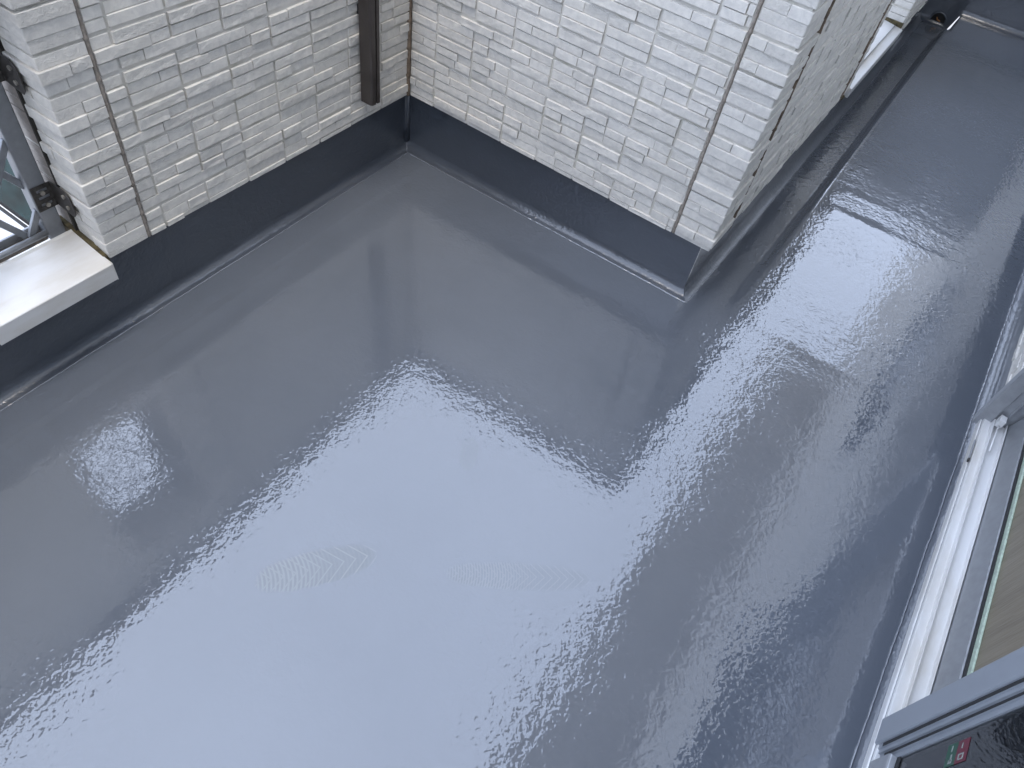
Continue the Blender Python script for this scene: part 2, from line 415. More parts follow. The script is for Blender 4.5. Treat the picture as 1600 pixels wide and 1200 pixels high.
def brick_mesh(cls, var):
    key = (cls, var)
    if key in BR: return BR[key]
    L, H, D = cls, .030, .008; nx = 5 if L > .1 else 3; ny = 2; rr = random.Random(hash((int(L * 1000), var)) & 0xffff)
    c = .0011; ct = .0018; vs = []; fs = []
    g = []
    for j in range(ny + 1):
        row = []
        for i in range(nx + 1):
            ex = i in (0, nx); ey = j in (0, ny)
            x = c + (L - 2 * c) * i / nx; z = c + (H - c - ct) * j / ny
            if not ex: x += rr.uniform(-.006, .006)
            if not ey: z += rr.uniform(-.006, .006)
            else: z += rr.uniform(-.0005, .0005)
            y = -D + rr.uniform(-.0012, .0012) * (1.0 if not (ex or ey) else .45)
            row.append(len(vs)); vs.append((x, y, z))
        g.append(row)
    for j in range(ny):
        for i in range(nx): fs.append((g[j][i], g[j][i + 1], g[j + 1][i + 1], g[j + 1][i]))
    rim = [g[0][i] for i in range(nx + 1)] + [g[j][nx] for j in range(1, ny + 1)] + [g[ny][i] for i in range(nx - 1, -1, -1)] + [g[j][0] for j in range(ny - 1, 0, -1)]
    back = []
    for q in rim:
        x, y, z = vs[q]
        X = 0 if x <= c + 1e-6 else (L if x >= L - c - 1e-6 else x); Z = 0 if q in g[0] else (H if q in g[ny] else z)
        back.append(len(vs)); vs.append((X, .004, Z))
    n = len(rim)
    for a in range(n): fs.append((rim[(a + 1) % n], rim[a], back[a], back[(a + 1) % n]))
    me = bpy.data.meshes.new('brick'); me.from_pydata(vs, [], fs); me.update()
    bm = bmesh.new(); bm.from_mesh(me); bmesh.ops.recalc_face_normals(bm, faces=bm.faces); bm.to_mesh(me); bm.free()
    me.materials.append(M_brick); BR[key] = me; return me
def frame(origin, rz):
    return Matrix.Translation(Vector(origin)) @ Matrix.Rotation(rz, 4, 'Z')
def bricks(parent, fr, lay, zlim, limit=300):
    """fr maps local x along wall, -y outwards; bricks below zlim are single parts, the rest one joined part"""
    lay = sorted(lay, key=lambda q: q[2]); single = [q for q in lay if q[2] < zlim][:limit]; rest = lay[len(single):]
    inv = Matrix.Translation(parent.location).inverted()
    for (s, e, za, zb, pr) in single:
        L = e - s; cls = .147 if L > .115 else .072
        o = bpy.data.objects.new('brick', brick_mesh(cls, rnd.randrange(6))); col.objects.link(o)
        m = fr @ Matrix.Translation((s, 0, za)) @ Matrix.Diagonal((L / cls, pr / .008, (zb - za) / .030, 1))
        o.parent = parent; o.matrix_parent_inverse = Matrix.Identity(4); o.matrix_basis = inv @ m
    if rest:
        mb = MB()
        for (s, e, za, zb, pr) in rest:
            c = .0013
            vs = [(s, .004, za), (e, .004, za), (e, .004, zb), (s, .004, zb), (s + c, -pr, za + c), (e - c, -pr, za + c), (e - c, -pr, zb - .0018), (s + c, -pr, zb - .0018)]
            mb.add([fr @ Vector(v) for v in vs], [(4, 5, 6, 7), (0, 1, 5, 4), (1, 2, 6, 5), (2, 3, 7, 6), (3, 0, 4, 7)])
        o = mb.build('upper_bricks', M_brick, parent); o['kind'] = 'stuff'
def corner_bricks(parent, cx, cy, sgn, la, lb, z0, z1, seed, nmax=40):
    """outer-corner bricks: arm la along y (side facing +x), arm lb along x (side facing -y). corner at (cx,cy); solid lies at -x, sgn*y"""
    r = random.Random(seed)
    for za, zb, k in courses(z0, z1):
        p = r.choice((.0034, .0048, .0062, .0078, .0096, .011)); q = p + r.uniform(-.0006, .0006)
        c = r.random(); a1 = la if c < .5 else la * r.choice((.42, .55)); b1 = lb if r.random() < .6 else lb * r.choice((.45, .6))
        f = .003
        poly = [(cx - b1, cy + .004), (cx - b1, cy - q + .001), (cx - b1 + .001, cy - q), (cx + p - f, cy - q), (cx + p - f * .3, cy - q + f * .3), (cx + p, cy - q + f), (cx + p, cy + a1 - .001), (cx + p - .001, cy + a1), (cx - .004, cy + a1), (cx - .004, cy + .004)]
        ins = []
        for (px, py) in poly:
            ins.append((px - (.0012 if px > cx + .0005 else 0), py + (.0012 if py < cy - .0005 else 0)))
        n_ = len(poly); zc = zb - .0018; zt = zb - .0004
        vs = [(x, y, za) for x, y in poly] + [(x, y, zc) for x, y in poly] + [(x, y, zt) for x, y in ins]
        fs = [(i + o_, (i + 1) % n_ + o_, (i + 1) % n_ + o_ + n_, i + o_ + n_) for o_ in (0, n_) for i in range(n_)] + [tuple(range(n_ - 1, -1, -1)), tuple(range(2 * n_, 3 * n_))]
        o = MB().add(vs, fs).build('corner_brick', M_brick, parent)
        if a1 < la:
            bricks_one(parent, frame((cx, cy, 0), R(90)), a1 + .001, la, za, zb, max(.003, p + r.choice((-.002, .0015))))
        if b1 < lb:
            bricks_one(parent, frame((cx, cy, 0), 0), -lb, -b1 - .001, za, zb, max(.003, q + r.choice((-.002, .0015))))
def bricks_one(parent, fr, s, e, za, zb, pr):
    L = e - s; cls = .147 if L > .115 else .072
    o = bpy.data.objects.new('brick', brick_mesh(cls, rnd.randrange(6))); col.objects.link(o)
    m = fr @ Matrix.Translation((s, 0, za)) @ Matrix.Diagonal((L / cls, pr / .008, (zb - za) / .030, 1))
    o.parent = parent; o.matrix_parent_inverse = Matrix.Identity(4); o.matrix_basis = Matrix.Translation(parent.location).inverted() @ m
def sealant(parent, x, y, z0, z1, w, axis, depth, seed, mat_=None):
    """wavy vertical joint; axis = direction across the joint"""
    r = random.Random(seed); mb = MB(); rows = []; z = z0
    while z < z1 + .001:
        ph = ((z - ZW) / CH) % 1.0
        blg = .0014 if ph < .09 or ph > .97 else 0.
        ww = w / 2 * (1 + r.uniform(-.12, .12)) + blg; dd = depth + r.uniform(-.0006, .0006) + blg * .6
        if axis == 'x': rows.append([(x - ww, y + .003, z), (x - ww * .8, y - dd, z), (x + ww * .8, y - dd, z), (x + ww, y + .003, z)])
        elif axis == '-x': rows.append([(x - ww, y - .003, z), (x - ww * .8, y + dd, z), (x + ww * .8, y + dd, z), (x + ww, y - .003, z)])
        else: rows.append([(x - .003, y - ww, z), (x + dd, y - ww * .8, z), (x + dd, y + ww * .8, z), (x - .003, y + ww, z)])
        z += .0055
    vs = [v for q in rows for v in q]; fs = []
    for i in range(len(rows) - 1):
        for k in range(3): fs.append((i * 4 + k, i * 4 + k + 1, (i + 1) * 4 + k + 1, (i + 1) * 4 + k))
    fs.append((0, 1, 2, 3)); fs.append(tuple((len(rows) - 1) * 4 + k for k in (3, 2, 1, 0)))
    return mb.add(vs, fs).build('sealant_joint', mat_ or M_seal, parent, smooth=True)

BS = .0050          # brick faces average this far in front of the board
# ---- wall along the left (faces +x), with the slit opening
YA = -1.253
SL0, SL1, SLZ = -1.60, YA, 1.02
wa = tag(empty('parapet_wall', (-.1, -.6, SB)), 'white split-stone parapet wall on the left carrying the bronze channel', 'wall')
mb = MB(); mb.box(-.205, -BS, YA + .006, -BS + .0, SB, TOP - .045); mb.box(-.262, -.2051, YA + .0062, -BS - .01, SB, TOP - .0458); mb.build('siding_board', M_groove, wa)
mb = MB(); mb.box(-.205, -.0085, YN - .03, SL1 + .0055, SLZ, TOP - .046); mb.box(-.205, -.0085, YN - .03, SL0, SB, SLZ - .001); mb.build('far_board', M_coreA, wa)
mb = MB(); mb.box(-.235, .03, YN - .04, .03, TOP - .044, TOP); mb.build('coping', M_cop, wa, bevel=.004)
fA = frame((-BS, 0, 0), R(90))
bricks(wa, fA, layout(-1.1185, -.007, SB, TOP - .06, -1.0665 + .0, 11), .80)
corner_bricks(wa, -BS, YA + BS * 0 + .006, 1, -1.1305 - YA - .006, .116, SB, SLZ - .002, 21)
sealant(wa, -BS, -1.1248, SB, TOP - .05, .0095, 'y', .0055, 1)
sealant(wa, -BS + .001, -.0055, SB, TOP - .05, .011, 'y', .0105, 2, M_sealdk)
mb = MB(); mb.box(-.1325, -.1242, YA - .0035, YA + .0056, SB + .01, SLZ - .003); mb.build('dark_joint', M_gap, wa)
# beige outer return of the same wall end
rr = random.Random(4)
for za, zb, k in courses(SB + .015, SLZ - .003):
    if (k % 2) == 0: za2, zb2 = za, zb
    o = None
    pr = rr.choice((.002, .004, .006))
    mb = MB(); mb.box(-.262, -.134, YA + .0058 - pr, YA + .0059 + .002, za, zb); mb.build('return_brick', M_beige, wa, bevel=.001, seg=1)

# ---- wall across (faces -y) and its corner
wb = tag(empty('parapet_wall', (.6, .1, SB)), 'white split-stone parapet wall between the inner corner and the projecting outer corner', 'wall')
mb = MB(); mb.box(-.2, WB - .0078, BS, .205, SB + .0007, TOP - .046); mb.build('siding_board', M_groove, wb)
mb = MB(); mb.box(.031, WB + .03, -.03, .24, TOP - .043, TOP - .001); mb.build('coping', M_cop, wb, bevel=.004)
fB = frame((0, BS, 0), 0)
bricks(wb, fB, layout(.007, 1.1215, SB, TOP - .06, .574, 12), .86)
corner_bricks(wb, WB - BS, BS, 1, .158, WB - BS - 1.1345, SB, TOP - .06, 22)
sealant(wb, 1.1278, BS, SB, TOP - .05, .0095, 'x', .0055, 3)
# ---- wall along the corridor (faces +x) with its own slit opening
wc = tag(empty('parapet_wall', (WB - .1, .8, SB)), 'white split-stone parapet wall beside the gutter, seen at a grazing angle', 'wall')
YC1 = 1.475
mb = MB(); mb.box(WB - .2, WB - .0076, .206, YC1, SB, TOP - .046); mb.build('siding_board', M_groove, wc)
mb = MB(); mb.box(WB - .2, WB - .0079, YC1 - .001, 2.381, 1.0, TOP - .0465); mb.build('lintel_board', M_coreA, wc)
mb = MB(); mb.box(WB - .235, WB + .031, .241, YE + .2, TOP - .0435, TOP - .0005); mb.build('coping', M_cop, wc, bevel=.004)
fC = frame((WB - BS, 0, 0), R(90))
bricks(wc, fC, layout(.177, 1.345, SB, TOP - .06, .2, 13, .8, .0024), .95)
bricks(wc, fC, layout(1.356, YC1, SB, TOP - .06, 1.3, 16), .95, 60)
sealant(wc, WB - BS, .1705, SB, TOP - .05, .0045, 'y', .0098, 5, M_sealdk)
sealant(wc, WB - BS, 1.3505, SB, TOP - .05, .004, 'y', .0098, 6, M_sealdk)
# ---- pier beyond the slit
wd = tag(empty('wall_pier', (WB - .1, 2.9, SB)), 'white split-stone wall pier beyond the white sill, above the drain hole', 'wall')
mb = MB(); mb.box(WB - .2, WB - .0077, 2.388, YE + .2, SB - .035, TOP - .0455); mb.build('siding_board', M_groove, wd)
bricks(wd, fC, layout(2.39, YE + .03, SB - .03, TOP - .06, 2.45, 14), .50, 120)
rr = random.Random(9)
for za, zb, k in courses(SB - .03, .75):
    bricks_one(wd, frame((0, 2.388, 0), 0), WB - .19, WB - BS - .001, za, zb, rr.choice((.004, .006, .008)))
# ---- far end wall
M_end = simple('end_wall_coat', (.26, .26, .26), .8, ns=12, var=.1, bs=.3)
we = tag(empty('end_wall', (1.8, YE + .1, SB)), 'far end parapet wall of the balcony corridor', 'wall')
mb = MB(); mb.box(WB - .006, XH + .03, YE + .012, YE + .2, SB + .005, TOP + .22); mb.build('siding_board', M_end, we)
# ---- near end wall behind the camera
wf = tag(empty('end_wall', (1.1, YN - .1, 0)), 'parapet wall closing the near end of the balcony', 'wall')
mb = MB(); mb.box(-.0, XH + .03, YN - .2, YN, 0, TOP - .05); mb.build('siding_board', M_coreA, wf)

# ------------------------------------------------------------------ house
hs = tag(empty('house', (SF_H + .1, 0, 0)), 'house wall of white split-stone siding with eaves on the right', 'house')
HB = SF_H + BS; WZ1 = 2.12; Y0W, Y1W = -2.72, .058
W2 = (1.42, 2.28, .80, 1.95)
ZS = 5.6
mb = MB()
mb.box(HB, HB + .14, Y1W + .001, W2[0], SB, ZS)
mb.box(HB, HB + .139, W2[0], W2[1], SB, W2[2]); mb.box(HB, HB + .139, W2[0], W2[1], W2[3], ZS)
mb.box(HB, HB + .14, W2[1], 8.0, SB, ZS)
mb.box(HB, HB + .139, Y0W, Y1W, WZ1, ZS); mb.box(HB, HB + .14, -6, Y0W, SB, ZS)
mb.build('wall_board', M_coreA, hs)
fH = frame((HB, 0, 0), R(-90))
lay = layout(-.95, -.066, SB, .9, 0.02, 15)
bricks(hs, fH, lay, .62, 90)
mb = MB(); mb.box(1.342, 2.6, -6, 6.38, ZS, ZS + .16); mb.build('eaves', M_soffit, hs, bevel=.006)
mb = MB(); mb.box(HB + .12, 5.2, -3.6, 1.9, .02, .17); mb.build('room_floor', M_wood, hs)
mb = MB(); mb.box(5.2, 5.3, -3.6, 1.9, .17, 2.5); mb.box(HB + .15, 5.2, -3.7, -3.6, .17, 2.5); mb.box(HB + .15, 5.2, 1.9, 2.0, .17, 2.5); mb.box(HB + .15, 5.3, -3.7, 2.0, 2.5, 2.6)
mb.build('room_wall', M_room, hs)

# ---- window beside the camera
wd1 = tag(empty('sliding_window', (SF_H, -1.2, .125)), 'white-framed sliding window at the right edge with grey sash stile', 'window')
sp = [(2.2105, .126), (2.2095, .150), (2.2128, .153), (2.2134, .147), (2.2144, .147), (2.2154, .160), (2.236, .158), (2.2362, .176), (2.2395, .176), (2.240, .160), (2.272, .163), (2.273, .176), (2.276, .176), (2.277, .164), (2.33, .166), (2.345, .176), (2.36, .176), (2.36, .11), (2.219, .11), (2.219, .126)]
mb = MB(); mb.prism(sp, 'y', Y0W + .02, .030); mb.build('sill', M_sill, wd1, bevel=.0008, seg=1)
jp = [(2.1965, .028), (2.1965, .060), (2.36, .060), (2.36, .032), (2.262, .032), (2.262, .026), (2.258, .026), (2.258, .034), (2.235, .034), (2.235, .028)]
mb = MB(); mb.prism(jp, 'z', .128, WZ1); mb.build('jamb', M_rail, wd1, bevel=.001, seg=1)
mb = MB(); mb.prism([(x, 2 * Y0W / 2 + .06 - y) for x, y in jp], 'z', .128, WZ1); mb.build('jamb', M_rail, wd1)
mb = MB(); mb.box(2.2, 2.36, Y0W, .06, WZ1 - .001, WZ1 + .05); mb.build('head', M_rail, wd1)
mb = MB(); mb.box(2.2385, 2.256, -.004, .024, .178, .206); st = mb.build('stopper', M_sill, wd1, bevel=.0015)
mb = MB(); mb.tube([(2.2475, .0, .186), (2.2475, -.11, .174)], .0028, 8).build('stopper_rod', M_sill, wd1, smooth=True)
mb = MB(); mb.box(2.2130, 2.2148, Y0W + .03, .0275, .1475, .1515); mb.build('sill_groove_strip', M_post, wd1)  # blue-grey strip draws the groove line along the sill
mb = MB(); mb.box(2.2405, 2.2425, Y0W + .03, .0275, .1605, .1625); mb.build('track_gap', M_dust, wd1)
mb = MB(); mb.box(2.2088, 2.2122, -.16, -.075, .1535, .160); mb.build('track_clip', M_post, wd1, bevel=.0012)
mb = MB(); mb.box(2.2068, 2.2118, -.172, -.160, .1532, .162); mb.build('clip_end', M_bracket, wd1, bevel=.001)
# inner sash, closed over the far half
s1 = tag(empty('inner_sash', (2.29, -.5, .17)), None); s1.parent = wd1; s1.matrix_parent_inverse = Matrix.Translation(wd1.location).inverted()
def part(mb, name, m, par, **k):
    o = mb.build(name, m, None, **k); o.parent = par
    o.matrix_parent_inverse = Matrix.Translation(par.location).inverted(); return o
s1y0, s1y1 = -1.15, .024
mb = MB(); mb.prism([(2.2785, .168), (2.2775, .182), (2.2895, .250), (2.2985, .252), (2.306, .252), (2.306, .168)], 'y', s1y0, s1y1); part(mb, 'bottom_rail', M_rail, s1, bevel=.0008, seg=1)
mb = MB(); mb.box(2.2925, 2.2965, s1y0 + .002, s1y1 - .002, .2521, .262); part(mb, 'gasket', M_gasket, s1)
mb = MB(); mb.box(2.2967, 2.3015, s1y0 + .002, s1y1 - .002, .2523, .276); part(mb, 'edge_reflection', M_edge, s1, bevel=.0008)  # pale green strip paints in the reflection along the glass edge
mb = MB(); mb.box(2.3045, 2.3125, s1y0 + .002, s1y1 - .002, .2525, .292); part(mb, 'spacer', M_spacer, s1)
mb = MB(); mb.box(2.3020, 2.3040, s1y0 + .03, s1y1 - .03, .2525, .915); o = part(mb, 'pane', M_figured, s1); o['label'] = 'brownish figured lower pane'
mb = MB(); mb.box(2.286, 2.316, s1y0 + .0455, s1y1 - .0455, .9155, .948); part(mb, 'middle_rail', M_stile, s1, bevel=.002)
mb = MB(); mb.box(2.2950, 2.2970, s1y0 + .0453, s1y1 - .0453, .9485, WZ1 - .07); part(mb, 'pane', M_glass, s1)
mb = MB(); mb.box(2.3080, 2.3100, s1y0 + .0453, s1y1 - .0453, .9485, WZ1 - .07); part(mb, 'pane', M_glass, s1)
mb = MB(); mb.box(2.279, 2.318, s1y1 - .045, s1y1, .2535, WZ1 - .001); part(mb, 'stile', M_stile, s1, bevel=.001)
mb = MB(); mb.box(2.279, 2.318, s1y0, s1y0 + .045, .2535, WZ1 - .001); part(mb, 'stile', M_stile, s1, bevel=.001)
# outer sash over the near half
s2 = empty('outer_sash', (2.23, -1.8, .15)); s2.parent = wd1; s2.matrix_parent_inverse = Matrix.Translation(wd1.location).inverted()
stp = [(2.2125, -1.026), (2.2105, -1.029), (2.2105, -1.089), (2.2135, -1.0915), (2.2165, -1.0915), (2.2165, -1.1015), (2.2195, -1.1015), (2.2195, -1.110), (2.2245, -1.110), (2.2245, -1.118), (2.2285, -1.118), (2.2285, -1.130), (2.262, -1.130), (2.262, -1.026)]
mb = MB(); mb.prism(stp, 'z', .128, WZ1 - .002); part(mb, 'stile', M_stile, s2, bevel=.0006, seg=1)
mb = MB(); mb.prism([(2.2140, .151), (2.2135, .224), (2.2170, .229), (2.2285, .229), (2.2290, .218), (2.262, .218), (2.262, .178), (2.240, .178), (2.240, .1625), (2.225, .1605)], 'y', Y0W + .06, -1.1305); part(mb, 'bottom_rail', M_rail, s2, bevel=.0008, seg=1)
mb = MB(); mb.box(2.2325, 2.2345, Y0W + .06, -1.1195, .2195, WZ1 - .06); part(mb, 'pane', M_glass, s2)
mb = MB(); mb.box(2.2440, 2.2460, Y0W + .06, -1.1195, .2196, WZ1 - .06); part(mb, 'pane', M_glass, s2)
mb = MB(); mb.box(2.2287, 2.2322, Y0W + .06, -1.1303, .2192, .236); part(mb, 'gasket', M_gasket, s2)
mb = MB(); mb.box(2.2355, 2.2435, Y0W + .06, -1.1303, .2194, .252); part(mb, 'spacer', M_spacer, s2)
mb = MB(); mb.box(2.2130, 2.262, Y0W + .02, Y0W + .0595, .16, WZ1 - .002); part(mb, 'stile', M_stile, s2, bevel=.001)
for ya, yb, xx in ((-1.1008, -1.0922, 2.2163), (-1.1173, -1.1107, 2.2243)):  # black strips put the shade of the stepped grooves into colour
    part(MB().box(xx - .0004, xx + .0001, ya, yb, .178, WZ1 - .01), 'stile_groove_shade', M_gasket, s2)
# sticker on the glass: green and red halves with small white marks
M_g = simple('green_print', (.012, .06, .035), .4); M_r = simple('red_print', (.10, .010, .022), .4); M_w = simple('white_print', (.20, .22, .20), .4)
stk = tag(empty('glass_sticker', (2.2317, -1.165, .43)), 'small green and red sticker with white marks on the dark window glass', 'sticker')
ys0, ys1, z0s, z1s = -1.196, -1.150, .405, .468
ym = (ys0 + ys1) / 2
part(MB().box(2.2316, 2.2322, ys0, ys1, z0s, (z0s + z1s) / 2 - .001), 'green_half', M_g, stk)
part(MB().box(2.2316, 2.2322, ys0, ys1, (z0s + z1s) / 2 - .001, z1s), 'red_half', M_r, stk)
for a, b, c, d in ((.1, .28, .16, .34), (.2, .5, .22, .30), (.62, .9, .2, .26)):
    part(MB().box(2.23125, 2.23155, ys0 + (ys1 - ys0) * a, ys0 + (ys1 - ys0) * b, z0s + (z1s - z0s) * c, z0s + (z1s - z0s) * d), 'white_mark', M_w, stk)
for a, b, c, d in ((.12, .40, .60, .66), (.12, .40, .80, .86), (.12, .18, .66, .80), (.34, .40, .66, .80), (.62, .86, .68, .74)):
    part(MB().box(2.23125, 2.23155, ys0 + (ys1 - ys0) * a, ys0 + (ys1 - ys0) * b, z0s + (z1s - z0s) * c, z0s + (z1s - z0s) * d), 'white_mark', M_w, stk)
# ---- second window further along the house wall
w2 = tag(empty('house_window', (SF_H, 1.43, W2[2])), 'second window further along the house wall, above the corridor', 'window')
mb = MB()
a, b, c, d = W2
mb.box(2.20, 2.32, a, a + .04, c, d); mb.box(2.20, 2.32, b - .04, b, c, d); mb.build('jamb', M_rail, w2)
MB().box(2.195, 2.32, a + .0405, b - .0405, c, c + .04).build('sill', M_sill, w2); MB().box(2.20, 2.32, a + .0405, b - .0405, d - .04, d).build('head', M_rail, w2)
MB().box(2.235, 2.2375, a + .0402, b - .0402, c + .0402, d - .0402).build('pane', M_glass, w2); MB().box(2.250, 2.2525, a + .0402, b - .0402, c + .0402, d - .0402).build('pane', M_glass, w2)

# ------------------------------------------------------------------ bronze channel on the wall
pc = tag(empty('wall_channel', (.035, -.24, .33)), 'dark bronze square channel standing off the left wall near the inner corner', 'pipe')
poly = [(.010, -.265), (.052, -.265), (.0585, -.259), (.0595, -.249), (.0595, -.2425), (.030, -.2425), (.030, -.2365), (.0595, -.2365), (.0595, -.2245), (.057, -.221), (.010, -.221)]
mb = MB(); mb.prism(poly, 'z', .332, 1.205); mb.build('channel', M_pipe, pc, bevel=.0008, seg=1)
mb = MB(); mb.box(.0302, .0350, -.2424, -.2366, .336, 1.2); mb.build('slot_lining', M_pipedk, pc)
for z in (.62, 1.05):
    MB().box(-.004, .0101, -.258, -.228, z, z + .03).build('standoff', M_pipedk, pc)

# ------------------------------------------------------------------ slit opening on the left: sill and lattice
sl = tag(empty('window_sill', (0, -1.45, .2)), 'white aluminium sill of the lattice opening at the left edge', 'sill')
pr = [(.030, .201), (.031, .256), (.028, .2585), (-.118, .283), (-.126, .288), (-.128, .284), (-.128, .203)]
mb = MB(); mb.prism(pr, 'y', SL0 + .003, YA - .014); mb.build('sill_tray', M_sill, sl, bevel=.0012)
mb = MB(); mb.prism([(.0312, .201), (.0312, .257), (.0285, .2595), (-.005, .2612), (-.005, .201)], 'y', YA - .0138, YA - .0115); mb.build('end_cap', M_sill, sl)
mb = MB(); mb.prism([(-.008, .215), (-.008, .254), (-.06, .268), (-.2, .285), (-.2, .215)], 'y', YA - .0112, YA + .003); mb.build('mossy_joint', M_moss, sl, bevel=.001)
sl['label'] = 'white aluminium sill of the lattice opening at the left edge'

lt = tag(empty('lattice_grille', (-.17, -1.45, .29)), 'grey metal diamond lattice grille in the opening at the left edge', 'grille')
XL = -.172
mb = MB(); mb.box(-.196, -.152, -1.317, -1.270, .262, SLZ - .004); mb.build('post', M_post, lt, bevel=.004)
mb = MB(); mb.box(-.196, -.152, SL0 + .004, SL0 + .045, .262, SLZ - .004); mb.build('post', M_post, lt, bevel=.004)
mb = MB(); mb.tube([(-.153, SL0 + .046, .2905), (-.153, -1.3175, .2905)], .0085, 10).build('bottom_rail', M_rail, lt, smooth=True)
mb = MB(); mb.box(-.196, -.1885, SL0 + .046, -1.3175, .270, .300); mb.build('bottom_rail', M_rail, lt, bevel=.002)
mb = MB(); mb.box(-.1884, -.1622, SL0 + .046, -1.3176, .262, .276); mb.build('track', M_dust, lt)
mb = MB(); mb.box(-.196, -.1525, SL0 + .046, -1.3175, .96, .99); mb.build('top_rail', M_rail, lt, bevel=.002)
yl0, yl1, zl0, zl1 = SL0 + .045, -1.312, .290, .965
slope = .105 / .068
def bar(y0, z0, y1, z1, off):
    d = Vector((0, y1 - y0, z1 - z0)); L = d.length; d.normalize(); w = Vector((1, 0, 0)); u = d.cross(w)
    c = Vector((XL + off, (y0 + y1) / 2, (z0 + z1) / 2)); mb = MB(); hw, ht = .0088, .0055
    vs = [c + d * a * L / 2 + u * b * hw + w * e * ht for a in (-1, 1) for b in (-1, 1) for e in (-1, 1)]
    mb.add(vs, [(0, 1, 3, 2), (4, 6, 7, 5), (0, 4, 5, 1), (2, 3, 7, 6), (0, 2, 6, 4), (1, 5, 7, 3)]).build('lattice_bar', M_post, lt, bevel=.0015)
for sgn in (1, -1):
    for k in range(-6, 10):
        # line through (y=-1.29, z=.39 + k*.21) with slope sgn*slope
        zc = .39 + k * .21; pts = []
        for y in (yl0, yl1):
            z = zc + sgn * slope * (y + 1.29)
            if zl0 <= z <= zl1: pts.append((y, z))
        for z in (zl0, zl1):
            y = -1.29 + (z - zc) / (sgn * slope)
            if yl0 < y < yl1: pts.append((y, z))
        if len(pts) >= 2 and math.dist(pts[0], pts[1]) > .04: bar(*pts[0], *pts[1], .006 * sgn)
def bracket(z, nm):
    bk = tag(empty('post_bracket', (-.14, YA - .01, z)), nm, 'bracket', 'brackets holding the lattice post')
    # plate on the post, facing +x, with three slots; built as bars round the slots
    x0, x1 = -.1515, -.1485
    ya, yb = -1.315, -1.2625
    for i in range(4):
        part(MB().box(x0, x1, ya, yb, z - .036 + i * .0205, z - .036 + i * .0205 + .0115), 'plate_strip', M_bracket, bk, bevel=.0006, seg=1)
    part(MB().box(x0 + .0003, x1 - .0003, ya, ya + .012, z - .0355, z + .0365), 'plate_edge', M_bracket, bk)
    part(MB().box(x0 + .0003, x1 - .0003, yb - .011, yb, z - .0355, z + .0365), 'plate_edge', M_bracket, bk)
    part(MB().prism([(-.1484, z - .036), (-.1484, z + .038), (-.09, z + .038), (-.072, z + .024), (-.072, z - .03), (-.085, z - .044)], 'y', YA - .0105, YA - .0075), 'wall_flange', M_bracket, bk, bevel=.0006, seg=1)
    for y, zz in ((-1.290, z + .015), (-1.288, z - .022)):
        part(MB().tube([(x1 - .001, y, zz), (x1 + .004, y, zz)], .0062, 8), 'bolt', M_bolt, bk)
    for x, zz in ((-.098, z + .016), (-.096, z - .018)):
        part(MB().tube([(x, YA - .010, zz), (x, YA - .0145, zz)], .006, 8), 'bolt', M_bolt, bk)
bracket(.392, 'slotted dark metal bracket low on the lattice post')
bracket(.742, 'slotted dark metal bracket high on the lattice post at the left edge')

# ------------------------------------------------------------------ corridor slit sill and drain
sc = tag(empty('window_sill', (WB - .05, 1.95, .2)), 'white sill in the slit opening beside the corridor gutter', 'sill')
mb = MB(); mb.prism([(WB + .008, .200), (WB + .009, .240), (WB + .006, .243), (WB - .05, .250), (WB - .15, .262), (WB - .2, .262), (WB - .2, .200)], 'y', 1.515, 2.372); mb.build('sill_tray', M_sill, sc, bevel=.0012)
mb = MB(); mb.box(WB - .19, WB - .004, 1.4752, 1.5148, .2, .206); mb.build('open_end', M_moss, sc)
mb = MB(); mb.box(WB - .19, WB - .002, 2.3722, 2.3815, .205, .268); mb.build('mossy_joint', M_moss, sc)
dr = tag(empty('drain_outlet', (1.338, YE, -.008)), 'round dark drain outlet at the far end of the gutter', 'drain')
yk = YE + CV - .004
mb = MB(); n_ = 28; c_ = Vector((1.338, 0, -.004)); vs = []; fs = []
for ring, (r_, y_) in enumerate(((.050, yk), (.050, yk - .006), (.043, yk - .007), (.041, yk - .001), (.041, yk + .0)) ):
    for k in range(n_):
        a = 2 * math.pi * k / n_; vs.append((c_.x + r_ * math.cos(a), y_, c_.z + r_ * math.sin(a)))
for q in range(4):
    for k in range(n_): fs.append((q * n_ + k, q * n_ + (k + 1) % n_, (q + 1) * n_ + (k + 1) % n_, (q + 1) * n_ + k))
mb.add(vs, fs).build('rim', M_kick_shaded, dr, smooth=True)
mb = MB(); mb.add([(c_.x + .0415 * math.cos(2 * math.pi * k / n_), yk - .0015, c_.z + .0415 * math.sin(2 * math.pi * k / n_)) for k in range(n_)], [tuple(range(n_))]).build('opening', simple('drain_black', (.006, .005, .005), .6), dr)
mb = MB(); mb.tube([(c_.x - .012, yk - .003, c_.z + .016), (c_.x - .004, yk - .004, c_.z + .004), (c_.x + .016, yk - .003, c_.z - .001)], .0045, 7).build('dead_leaf', simple('dead_leaf', (.22, .10, .03), .7), dr)

